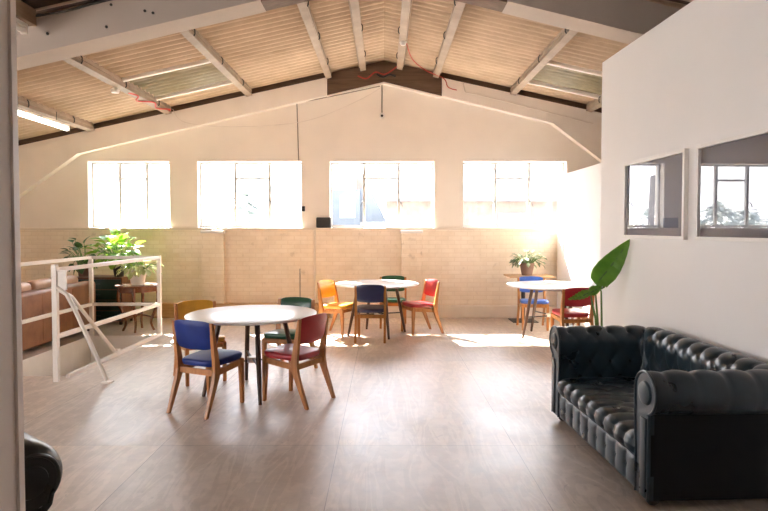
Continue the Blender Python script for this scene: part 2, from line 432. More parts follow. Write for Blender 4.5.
# windows
for i, (a, b, m1, m2) in enumerate(WIN):
    place = ['far left window above the tan sofa and plants', 'second window from the left, left of the black speaker', 'third window from the left, right of the black speaker', 'right-hand window above the bistro table'][i]
    w = thing('window_%d' % (i + 1), 'steel framed three-light window, the ' + place, 'window', ((a + b) / 2, YF + .14, WZ0), kind='structure')
    x0, x1, c = a - (a + b) / 2, b - (a + b) / 2, (a + b) / 2
    h = WZ1 - WZ0
    bm = bmesh.new()
    for lo, hi in (((x0, 0, -.01), (x0 + .03, .05, h)), ((x1 - .03, 0, -.01), (x1, .05, h)), ((x0 + .03, 0, -.01), (x1 - .03, .05, .03)), ((x0 + .03, 0, h - .03), (x1 - .03, .05, h))): bx(bm, lo, hi)
    finish('window_frame', bm, M['frame_steel'], w)
    for mx in (m1, m2): finish('mullion', box((mx - c - .024, -.005, .03), (mx - c + .024, .055, h - .03), .004), M['frame_steel'], w)
    finish('transom', box((m1 - c + .024, .0, WZT - WZ0 - .018), (m2 - c - .024, .05, WZT - WZ0 + .018), .004), M['frame_steel'], w)
    for mx, s in ((m1, -1), (m2, 1)):
        if i == 0 and s > 0: continue
        bm = bmesh.new(); tube(bm, [(mx - c, -.01, .46), (mx - c + s * .03, -.04, .44), (mx - c + s * .07, -.04, .36)], .008, 6)
        finish('window_handle', bm, M['dark_metal'], w, True)
    for p0, p1 in ((x0 + .03, m1 - c - .024), (m1 - c + .024, m2 - c - .024), (m2 - c + .024, x1 - .03)):
        bm = bmesh.new(); grid(bm, lambda u, v: (p0 + (p1 - p0) * u, .025, .03 + (h - .06) * v), 1, 1)
        finish('pane', bm, M['glass'], w)

# hall side walls
bm = bmesh.new(); ZL0, ZL1 = .7, 2.45
LW = [(-2.2, .2), (.5, 3.2)]  # side windows out of view, added to brighten right wall and floor
ys = [-2.5] + [v for w_ in LW for v in w_] + [YF]
for i in range(0, len(ys), 2): bx(bm, (XL - .2, ys[i], ZL0), (XL, ys[i + 1], ZL1))
bx(bm, (XL - .2, -2.5, 0), (XL, YF, ZL0)); bx(bm, (XL - .2, -2.5, ZL1), (XL, YF, 3.1))
struct(finish('wall_left', bm, M['plaster_far']), 'plastered outer side wall behind the tan sofa', 'wall')
for i, (a, b) in enumerate(LW):
    w = thing('window_%d' % (i + 7), 'unseen large side window added for daylight behind the taupe partition', 'window', (XL - .1, (a + b) / 2, ZL0), kind='structure')
    hh, L2 = ZL1 - ZL0, (b - a) / 2
    bm = bmesh.new()
    for lo, hi in (((-.02, -L2, 0), (.03, -L2 + .04, hh)), ((-.02, L2 - .04, 0), (.03, L2, hh)), ((-.02, -L2 + .04, 0), (.03, L2 - .04, .04)), ((-.02, -L2 + .04, hh - .04), (.03, L2 - .04, hh)), ((-.02, -.02, .04), (.03, .02, hh - .04))): bx(bm, lo, hi)
    finish('window_frame', bm, M['frame_steel'], w)
    bm = bmesh.new(); grid(bm, lambda u, v: (.005, -L2 + .04 + (2 * L2 - .08) * u, .04 + (hh - .08) * v), 1, 1); finish('pane', bm, M['glass'], w)
bm = bmesh.new(); prism(bm, [(XL - .2, -2.7, 0), (XR + .2, -2.7, 0), (XR + .2, -2.7, 3.2), (0, -2.7, 4.5), (XL - .2, -2.7, 2.98)], (0, .2, 0))  # end wall out of view, added to shut out fill light
struct(finish('wall_back', bm, M['back_wall']), 'unseen wall at the near end of the loft, coloured dark to cut bounce light', 'wall')
struct(finish('wall_hall_right', box((XR, -2.5, 0), (XR + .2, YF, 3.25)), M['plaster_far']), 'plastered outer side wall of the loft', 'wall')
# white board partition on the right carrying the pictures (turned 2.4 degrees)
TH = R(2.4)
def wallpt(y, off=0):      # a point on the partition's room face at depth y, off = distance out of the wall
    x = (2.5 - math.sin(TH) * y) / math.cos(TH)
    return Vector((x - off * math.cos(TH), y - off * math.sin(TH), 0))
p0, p1 = wallpt(-2.4), wallpt(6.03)
bm = bmesh.new(); nrm = Vector((math.cos(TH), math.sin(TH), 0)) * .12
prism(bm, [p0, p1, p1 + nrm, p0 + nrm], (0, 0, 3.26))
struct(finish('wall_right', bm, M['white_wall']), 'tall white boarded partition behind the black sofa', 'wall')
struct(finish('wall_partition', box((3.0, 6.9, 0), (3.1, YF - .16, 2.46)), M['white_wall']), 'lower white partition beside the right-hand window', 'wall')
# near partition at the left edge of the view
def np_(t, off): a_ = R(12); return (-.878 + math.sin(a_) * t - math.cos(a_) * off, 1.40 - math.cos(a_) * t - math.sin(a_) * off, 0)
bm = bmesh.new(); prism(bm, [np_(.032, .006), np_(2.2, .006), np_(2.2, .12), np_(.032, .12)], (0, 0, 3.0))
bt_ = bmesh.new(); prism(bt_, [np_(0, 0), np_(.0315, 0), np_(.0315, .13), np_(0, .13)], (0, 0, 3.0))
wl = struct(finish('wall_near_left', bm, M['taupe_wall']), 'pale taupe partition end at the left edge of view', 'wall')
struct(finish('trim_10', bt_, M['taupe_trim']), 'pale end trim of the taupe partition', 'trim')

# roof: corrugated sheets between ridge and eaves, ribs across the building
def sheet(x0, x1, y0, y1, lift=0, amp=.034, wl_=.146):
    bm = bmesh.new(); n = max(8, int((y1 - y0) / wl_ * 8))
    grid(bm, lambda u, v: (x0 + (x1 - x0) * u, y0 + (y1 - y0) * v, roof_z(x0 + (x1 - x0) * u) + .03 + lift + amp * math.sin(2 * PI * (y0 + (y1 - y0) * v) / wl_)), 2, n)
    return bm
YB = 6.08
RL = {'left': (-3.66, -2.38, 8.2, 9.38), 'right': (2.27, 3.5, 8.36, 9.46)}
cl = thing('ceiling', 'tan corrugated sheet roof seen from below', 'ceiling', kind='structure')
for (x0, x1, y0, y1) in ((XL - .2, -3.66, YB - .3, YF + .3), (-3.66, -2.38, YB - .3, 8.2), (-3.66, -2.38, 9.38, YF + .3), (-2.38, 0, YB - .3, YF + .3),
                         (0, 2.27, YB - .3, YF + .3), (2.27, 3.5, YB - .3, 8.36), (2.27, 3.5, 9.46, YF + .3), (3.5, XR + .2, YB - .3, YF + .3)):
    finish('roof_sheet', sheet(x0, x1, y0, y1), M['roof'], cl, 'all')
bm = bmesh.new()
for a, b in ((XL - .2, 0), (0, XR + .2)):
    n = 1
    prism(bm, [(a, -2.5, roof_z(a) + .02), (b, -2.5, roof_z(b) + .02), (b, -2.5, roof_z(b) + .12), (a, -2.5, roof_z(a) + .12)], (0, YB - .15 + 2.5, 0))
struct(finish('ceiling_near', bm, M['board']), 'dark boarded roof of the nearer bay', 'ceiling')
for side, (x0, x1, y0, y1) in RL.items():
    r = thing('window_%d' % (5 if side == 'left' else 6), 'dull corrugated rooflight panel between two pale bars, ' + ('over the tan sofa side' if side == 'left' else 'over the bistro table side'), 'rooflight', kind='structure')
    finish('rooflight_sheet', sheet(x0, x1, y0, y1, .0), M['rooflight'], r, 'all')
    for y in (y0, y1):
        finish('glazing_bar', beam_bm((x0, y, roof_z(x0) - .012), (x1, y, roof_z(x1) - .012), .06, .06), M['plaster_band'], r)
# purlins
PUR = [(-6.45, ''), (-5.05, ''), (-3.72, ''), (-2.33, ''), (-.96, ''), (-.37, ''), (.28, ''), (.90, ''), (2.23, ''), (3.54, ''), (4.8, '')]
PL = ['outermost purlin at the left eaves', 'purlin above the fluorescent tube', 'purlin with tangled red cable', 'purlin right of the left rooflight', 'purlin at left end of dark ridge infill',
      'purlin just left of the ridge', 'purlin just right of the ridge with small white sensor', 'purlin at right end of dark ridge infill', 'purlin left of the right rooflight', 'purlin right of the right rooflight', 'purlin hidden behind the white partition']
for (x, _), lab in zip(PUR, PL):
    p = thing('roof_purlin', 'weathered pale roof ' + lab, 'purlin', (x, YB + .005, roof_z(x) - .055), 0, 'roof purlins', 'structure')
    s = 1 if x > 0 else -1
    L = YF - .145 - YB
    sl = math.atan(.22) * s
    bm = bmesh.new()
    bx(bm, (-.05, 0, -.06), (.05, L, .0)); bx(bm, (-s * .05 - .012, 0, .0), (-s * .05 + .012, L, .07)); bx(bm, (s * .05 - .012, 0, .0), (s * .05 + .012, L, .05))
    bmesh.ops.rotate(bm, verts=bm.verts, cent=(0, 0, 0), matrix=Matrix.Rotation(sl, 3, 'Y'))
    finish('purlin_rail', bm, M['purlin'], p)
    for k in range(3):
        bm = bmesh.new(); y = .7 + k * 1.2 + (x * 7 % 1) * .3
        tube(bm, [(-s * .055, y, .06), (-s * .075, y, .03), (-s * .075, y, -.02), (-s * .06, y, -.045)], .008, 6)
        finish('hook_bolt', bm, M['dark_metal'], p, True)
p = thing('roof_purlin', 'dark stained purlin end above the left end of roof beam', 'purlin', (-3.47, 2.5, roof_z(-3.47) - .10), 0, 'roof purlins', 'structure')
finish('purlin_rail', box((-.06, 0, -.06), (.06, 3.26, .10), .006), M['near_purlin'], p)
# near portal frame
def frame_piece(x0, x1, y0, y1, top=.335):
    xs_ = sorted(set([x0, x1] + [v for v in (-5.3, 0, 2.9) if x0 < v < x1]))
    def bz(x): return 4.08 - (.233 if x < 0 else .2425) * abs(x)
    xs_ = sorted(set([x0, x1] + [v for v in (0,) if x0 < v < x1]))
    pl = [(x, y0, bz(x)) for x in xs_] + [(x, y0, min(bz(x) + top, roof_z(x) + .01)) for x in reversed(xs_)]
    bm = bmesh.new(); prism(bm, pl, (0, y1 - y0, 0)); return bm
b1 = struct(finish('portal_beam', frame_piece(-6.8, -1.22, 5.77, YB), M['beam']), 'deep concrete roof beam left of the ridge, shade put into its grey colour', 'beam')
b2 = struct(finish('portal_beam', frame_piece(1.22, 5.7, 5.77, YB), M['beam']), 'deep concrete roof beam right of the ridge, shade put into its grey colour', 'beam')
struct(finish('crown_beam', frame_piece(-1.219, 1.219, 5.80, YB - .02), M['dark_wood']), 'dark timber crown piece joining the two roof beams', 'beam')
for px, z in ((-3.31, 3.47), (-2.73, 3.535), (-2.68, 3.75), (-2.35, 3.69), (-2.27, 3.67)):
    bm = bmesh.new(); tube(bm, [(px, 5.77, z), (px, 5.762, z)], .014, 8); finish('bolt_head', bm, M['dark_metal'], b1)
# pale lip under the near beams
for a, b, lab in ((-6.8, -1.22, 'left'), (1.22, 5.7, 'right')): pass

# ------------------------------------------------------------------ small fittings
def cable(name, pts, r, mat, label, cat='cable', sm=8):
    P = [Vector(p) for p in pts]; out = []
    for i in range(len(P) - 1):
        a, b, c, d = P[max(i - 1, 0)], P[i], P[i + 1], P[min(i + 2, len(P) - 1)]
        for k in range(sm):
            t = k / sm
            out.append(.5 * ((2 * b) + (c - a) * t + (2 * a - 5 * b + 4 * c - d) * t * t + (3 * b - a - 3 * c + d) * t ** 3))
    out.append(P[-1])
    bm = bmesh.new(); tube(bm, out, r, 6)
    return tag(finish(name, bm, mat, None, True), label, cat)
def FW(px, py, off=0):     # point of the far wall seen at the photograph's pixel, used once to measure it
    y = YF - off
    return ((px - 384) * y / 580, y, 1.55 + (229 - py) * y / 580)
bm = bmesh.new(); tube(bm, [FW(382, 87, .14), FW(382, 90, .02), FW(382, 115, .012)], .009, 8)
tag(finish('conduit', bm, M['grey_conduit'], None, True), 'short grey conduit dropping from the ridge to small camera', 'conduit')
bm = bmesh.new(); q = FW(382, 117, .02); tube(bm, [(q[0], q[1], q[2]), (q[0], q[1] - .05, q[2])], [.05, .05], 14)
t = tag(finish('security_camera', bm, M['trim_white'], None, True), 'small white camera high on the gable wall under conduit', 'camera')
bm = bmesh.new(); tube(bm, [(q[0], q[1] - .05, q[2] - .005), (q[0], q[1] - .07, q[2] - .012)], [.022, .018], 12); finish('lens', bm, M['dark_metal'], t, True)
bm = bmesh.new(); tube(bm, [FW(299, 161, .02), FW(297.5, 104, .02), FW(312, 101.5, .03), FW(340, 96, .15), FW(380, 87.5, .15)], .009, 6)
tag(finish('conduit', bm, M['grey_conduit'], None, True), 'thin grey conduit following the gable edge and down to second window', 'conduit')
cable('cable', [FW(174, 110, .2), FW(186, 123, .16), FW(230, 127.5, .16), FW(285, 125, .16), FW(320, 118, .16), FW(360, 101, .16), FW(381, 89, .16)], .006, M['white_cable'], 'thin white cable sagging across the gable from left to ridge')
def purl(x, y, dz=0): return (x, y, roof_z(x) - .115 + dz)
cable('cable', [purl(-3.72, 8.5), purl(-3.66, 8.7, -.015), purl(-3.76, 8.9, -.02), purl(-3.62, 9.2, -.01), purl(-3.70, 9.5, -.02), purl(-3.60, 9.8, 0), (-3.7, 9.98, 3.55)], .013, M['red_cable'], 'red cable tangled along the purlin left of the rooflight')
cable('cable', [purl(.33, 8.6, -.0), (.45, 9.2, 4.21), (.7, 9.7, 4.17), (1.02, 10.0, 4.12), (1.10, 10.03, 3.98), (1.25, 10.04, 3.93)], .008, M['red_cable'], 'thin red cable crossing from ridge purlin to the right rafter')
cable('cable', [(-.45, 10.07, 4.18), (-.3, 10.05, 4.13), (-.15, 10.06, 4.24), (.0, 10.05, 4.20), (.12, 10.06, 4.26), (.22, 10.04, 4.33)], .012, M['red_cable'], 'short red cable looped on the dark ridge infill')
cable('cable', [(-.12, 10.07, 4.21), (-.02, 10.05, 4.16), (.1, 10.05, 4.2), (.2, 10.06, 4.17)], .02, M['dark_metal'], 'bundle of black cable on the dark ridge infill')
cable('cable', [(1.36, 10.05, 4.07), (1.40, 10.045, 3.90), (1.5, 10.045, 3.875), (2.0, 10.045, 3.76), (3.6, 10.045, 3.36)], .009, M['white_cable'], 'white cable run along the right rafter of the gable')
cable('cable', [(-3.5, 5.75, 3.62), (-3.1, 5.755, 3.69), (-2.8, 5.755, 3.77), (-2.3, 5.755, 3.87), (-1.9, 5.755, 3.96)], .012, M['dark_metal'], 'dark cable lying along the top of the left roof beam')
# sensor under the ridge purlin and lamp holder under the red cable purlin
bm = bmesh.new(); lathe(bm, [(0, -.06), (.035, -.05), (.05, -.02), (.05, 0), (0, .001)], 16, purl(.28, 8.55, -.005))
tag(finish('motion_sensor', bm, M['trim_white'], None, True), 'small white round sensor under purlin right of the ridge', 'sensor')
bm = bmesh.new(); lathe(bm, [(0, -.08), (.05, -.07), (.06, -.03), (.03, 0), (0, .001)], 14, purl(-3.75, 8.15, -.005))
tag(finish('lamp_holder', bm, M['white_metal'], None, True), 'small white lamp holder under purlin with red cable', 'lamp')
# fluorescent battens
def batten(a, b, label, on):
    a, b = Vector(a), Vector(b); d = (b - a); L = d.length
    t = thing('fluorescent_light', label, 'light', a, math.atan2(d.y, d.x))
    finish('housing', box((0, -.03, .03), (L, .03, .07), .006), M['white_metal'], t)
    bm = bmesh.new(); tube(bm, [(.015, 0, .0), (L - .015, 0, .0)], .03, 14); finish('diffuser', bm, M['tube_on' if on else 'trim_white'], t, True)
    for x in (0, L - .03): finish('end_cap', box((x, -.032, -.032), (x + .03, .032, .031), .006), M['white_metal'], t)
    for x in (.2 * L, .8 * L):
        bm = bmesh.new(); tube(bm, [(x, 0, .07), (x, 0, roof_z(a.x) - a.z - .06 - x / L * (b.z - a.z) if on else .10)], .005, 6); finish('hanger', bm, M['dark_metal'], t)
M['tube_on'] = emit('lit_tube', (1, .97, .92), 6)
batten((-4.90, 7.50, 3.10), (-4.92, 9.08, 3.12), 'lit white fluorescent tube light hanging under left roof slope', True)
batten((-3.44, 4.2, 3.44), (-3.44, 5.62, 3.44), 'white fluorescent batten above the grey roof beam', False)
# speaker and thermostat
def wl_pt(px, py, off): return FW(px, py, off)
q0, q1 = FW(316, 229, .09), FW(331, 219, .09)
sp = tag(finish('speaker', box((q0[0], YF - .08, WZ0 - .0175), (q1[0], YF - .001, WZ0 + .165), .02, 3), M['black_plastic'], None, True), 'small black speaker standing on the ledge between windows', 'speaker')
finish('grille', box((q0[0] + .015, YF - .086, WZ0 - .002), (q1[0] - .015, YF - .081, WZ0 + .15), .002), M['dark_metal'], sp)
q = FW(303.5, 209, 0)
t = tag(finish('wall_switch', box((q[0] - .03, YF - .03, q[2] - .045), (q[0] + .03, YF - .001, q[2] + .045), .006), M['black_plastic']), 'little black wall switch right of the second window', 'switch')
finish('toggle', box((q[0] - .01, YF - .04, q[2] - .015), (q[0] + .01, YF - .031, q[2] + .015), .003), M['dark_metal'], t)
bm = bmesh.new(); tube(bm, [(-1.21, YF - .045, .21), (-1.21, YF - .045, 1.525)], .022, 10)
tag(finish('wall_pipe', bm, M['skirt'], None, True), 'cream painted vertical pipe on brick wall below the speaker', 'pipe')
bm = bmesh.new(); tube(bm, [(-1.475, YF - .04, .26), (-1.475, YF - .04, .85)], .008, 6)
tag(finish('wall_cable', bm, M['grey_conduit'], None, True), 'thin dark vertical cable on brick wall left of the pipe', 'cable')

# ------------------------------------------------------------------ stair railing
rl = thing('stair_railing', 'white tubular steel railing around the stair opening', 'railing', (-3.27, 5.86, 0))
O = Vector((-3.27, 5.86, 0))
def rod(name, a, b, r, lab=None, sq=True):
    a, b = Vector(a) - O, Vector(b) - O
    if sq: o = finish(name, beam_bm(a, b, r * 2, r * 2), M['white_metal'], rl)
    else:
        bm = bmesh.new(); tube(bm, [a, b], r, 10); o = finish(name, bm, M['white_metal'], rl, True)
    return o
P1, P2, P3, P4 = (-3.32, 5.84), (-3.255, 8.38), (-4.24, 8.38), (-4.24, 5.2)
for (x, y), h in ((P1, 1.19), (P2, 1.165), (P3, 1.155), (P4, 1.155)):
    rod('post', (x, y, 0), (x, y, h), .024)
for z, nm in ((1.135, 'top_rail'), (.457, 'lower_rail')):
    rod(nm, (P1[0], P1[1] + .024, z), (P2[0], P2[1] - .024, z), .021)
    rod(nm, (P2[0] - .024, P2[1], z), (P3[0] + .024, P3[1], z), .021)
    rod(nm, (P3[0], P3[1] - .024, z), (P4[0], P4[1] + .024, z), .021)
rod('kerb_rail', (-3.285, 5.98, .02), (-3.25, 8.35, .02), .02)
q = Vector(P1)
finish('plate', box((P1[0] + .026 - O.x, P1[1] - .01 - O.y, .93), (P1[0] + .12 - O.x, P1[1] + .005 - O.y, 1.13), .002), M['white_metal'], rl)
bm = bmesh.new()
tube(bm, [Vector(p) - O for p in ((-3.295, 5.84, .96), (-3.20, 5.83, .89), (-3.12, 5.82, .75), (-2.79, 5.80, .022))], .022, 10); finish('brace', bm, M['white_metal'], rl, True)
bm = bmesh.new()
tube(bm, [Vector(p) - O for p in ((-3.30, 5.87, .93), (-3.27, 6.05, .84), (-3.27, 7.02, .045))], .02, 10); finish('brace', bm, M['white_metal'], rl, True)
finish('foot_plate', box((-2.84 - O.x, 5.76 - O.y, 0), (-2.74 - O.x, 5.84 - O.y, .012)), M['white_metal'], rl)
finish('foot_plate', box((-3.285 - O.x, 6.98 - O.y, .041), (-3.225 - O.x, 7.06 - O.y, .085)), M['white_metal'], rl)

# ------------------------------------------------------------------ chairs and tables
CH = {}
def chair(x, y, ang, col, wood_, label):
    """ang: direction the sitter faces, degrees from +X"""
    t = thing('dining_chair', label, 'chair', (x, y, 0), R(ang - 90), 'vinyl seated dining chairs around the round tables')
    key = (col, wood_)
    if key in CH:
        for nm, me in CH[key]: from_mesh(nm, me, t)
        return t
    W, V = M[wood_], M[col]; parts = []
    for s in (-1, 1):
        X = s * .20
        # boomerang rear leg, side profile (y, z), thickness along x
        prof = [(-.315, 0), (-.283, 0), (-.150, .30), (-.128, .37), (-.150, .46), (-.212, .77), (-.238, .772), (-.222, .62), (-.205, .46), (-.198, .36), (-.215, .28)]
        bm = bmesh.new(); prism(bm, [(X - .016, a, b) for a, b in prof], (.032, 0, 0))
        bmesh.ops.bevel(bm, geom=list(bm.edges), offset=.004, segments=1, affect='EDGES')
        parts.append(finish('rear_leg', bm, W, t))
        prof = [(.175, 0), (.203, 0), (.205, .40), (.155, .415), (.155, .34)]
        bm = bmesh.new(); prism(bm, [(s * .185 - .017, a, b) for a, b in prof], (.034, 0, 0))
        bmesh.ops.bevel(bm, geom=list(bm.edges), offset=.004, segments=1, affect='EDGES')
        parts.append(finish('front_leg', bm, W, t))
        parts.append(finish('side_rail', beam_bm((s * .192, -.165, .345), (s * .186, .16, .372), .022, .05), W, t))
    parts.append(finish('rear_rail', box((-.184, -.185, .32), (.184, -.160, .37), .004), W, t))
    parts.append(finish('front_rail', box((-.168, .168, .35), (.168, .190, .395), .004), W, t))
    # seat pad: rounded trapezoid cushion
    bm = bmesh.new()
    def seat(u, v):
        a = u * 2 * PI
        cx, cy = math.cos(a), math.sin(a)
        e = 5.0
        k = (abs(cx) ** e + abs(cy) ** e) ** (-1 / e)
        rr = min(1, v * 1.0)
        if v <= .7: rad, z = v / .7 * .93, .452 + .012 * (1 - (v / .7) ** 2)
        elif v <= .85: f = (v - .7) / .15; rad, z = .93 + .07 * math.sin(f * PI / 2), .452 - .022 * (1 - math.cos(f * PI / 2))
        else: f = (v - .85) / .15; rad, z = 1 - .04 * f, .43 - .028 * f
        yy = cy * k * rad; xx = cx * k * rad
        return (xx * (.205 + .012 * yy), .012 + yy * .208, z + .008 * yy - .012 * (1 - xx * xx) * 0)
    grid(bm, seat, 40, 14)
    bmesh.ops.remove_doubles(bm, verts=bm.verts, dist=.0005)
    bmesh.ops.holes_fill(bm, edges=[e for e in bm.edges if e.is_boundary], sides=0)
    parts.append(finish('seat', bm, V, t, True))
    # backrest: padded panel bowed between the posts
    bm = bmesh.new()
    def back(u, v, f):
        xx = (u * 2 - 1); zz = v * 2 - 1
        e = 6
        k = max(abs(xx), abs(zz)) / max(1e-6, (abs(xx) ** e + abs(zz) ** e) ** (1 / e))
        X = xx * k * .212; Z = .665 + zz * k * .115 + .012 * (1 - xx * xx) * zz
        edge = max(abs(xx), abs(zz)) ** 6
        Y = -.183 - (Z - .55) * .20 - .028 * (1 - xx * xx) * 1.0 + f * (.014 * (1 - edge) + .004)
        return (X, Y, Z)
    va = grid(bm, lambda u, v: back(u, v, 1), 14, 10); vb = grid(bm, lambda u, v: back(u, v, -1), 14, 10)
    ra = [va[i][0] for i in range(15)] + [va[14][j] for j in range(1, 11)] + [va[i][10] for i in range(13, -1, -1)] + [va[0][j] for j in range(9, 0, -1)]
    rb = [vb[i][0] for i in range(15)] + [vb[14][j] for j in range(1, 11)] + [vb[i][10] for i in range(13, -1, -1)] + [vb[0][j] for j in range(9, 0, -1)]
    for i in range(len(ra)): bm.faces.new((ra[i], ra[(i + 1) % len(ra)], rb[(i + 1) % len(ra)], rb[i]))
    parts.append(finish('backrest', bm, V, t, True))
    CH[key] = [(p.name.split('.')[0], p.data) for p in parts]
    return t

def round_table(x, y, rot, label, r=.61):
    t = thing('round_table', label, 'table', (x, y, 0), R(rot), 'round white dining tables')
    bm = bmesh.new(); lathe(bm, [(0, .728), (r - .02, .728), (r - .004, .733), (r, .741), (r - .003, .75), (r - .01, .752), (0, .752)], 72)
    finish('tabletop', bm, M['table_top'], t, True)
    bm = bmesh.new(); lathe(bm, [(0, .69), (.34, .69), (.36, .70), (.36, .727), (0, .727)], 48); finish('apron', bm, M['table_leg'], t, True)
    for k in range(4):
        a = PI / 2 * k; ca, sa = math.cos(a), math.sin(a)
        bm = bmesh.new(); tube(bm, [(.30 * ca, .30 * sa, .70), (.375 * ca, .375 * sa, .35), (.45 * ca, .45 * sa, 0)], [.024, .023, .016], 12)
        finish('leg', bm, M['table_leg'], t, True)
    for k in range(2):
        a = PI / 2 * k; ca, sa = math.cos(a), math.sin(a)
        bm = bmesh.new(); tube(bm, [(-.385 * ca, -.385 * sa, .30 + k * .018), (.385 * ca, .385 * sa, .30 + k * .018)], .009, 8)
        finish('stretcher', bm, M['dark_metal'], t, True)
    bm = bmesh.new(); lathe(bm, [(0, .285), (.05, .285), (.05, .335), (0, .335)], 16); finish('hub', bm, M['white_metal'], t, True)
    return t

round_table(-1.25, 5.48, 21, 'round white table nearest the camera, by the blue and red chairs')
chair(-1.51, 5.03, 66, 'vinyl_blue', 'chair_wood', 'bright blue chair at the nearest table, left of its front leg')
chair(-.82, 5.25, 150, 'vinyl_red', 'chair_wood', 'dark red chair at the nearest table, on its right side')
chair(-1.88, 5.93, -58, 'vinyl_mustard', 'chair_wood', 'mustard yellow chair behind nearest table, beyond the blue chair')
chair(-1.03, 6.18, -106, 'vinyl_green', 'chair_wood', 'dark green chair behind the nearest table, seat below the red back')
round_table(-.10, 8.5, 22, 'round white table in the middle under the third window')
chair(-.66, 8.46, -30, 'vinyl_yellow', 'chair_orange', 'bright yellow chair on the left of the middle table')
chair(-.18, 8.12, 88, 'vinyl_navy', 'chair_orange', 'navy blue chair with its back to camera at the middle table')
chair(.52, 8.62, 203, 'vinyl_red', 'chair_orange', 'red chair in sunlight on the right of the middle table')
chair(.14, 9.15, -92, 'vinyl_green', 'chair_orange', 'green chair behind the middle table, facing the camera')
round_table(2.38, 8.3, 20, 'round white table at right, in front of the white partition')
chair(2.50, 7.72, 96, 'vinyl_red', 'chair_orange', 'red chair seen from behind beyond the black sofa arm')
chair(2.32, 8.98, -95, 'vinyl_paleblue', 'chair_orange', 'pale blue chair behind the right table, below the bistro plant')

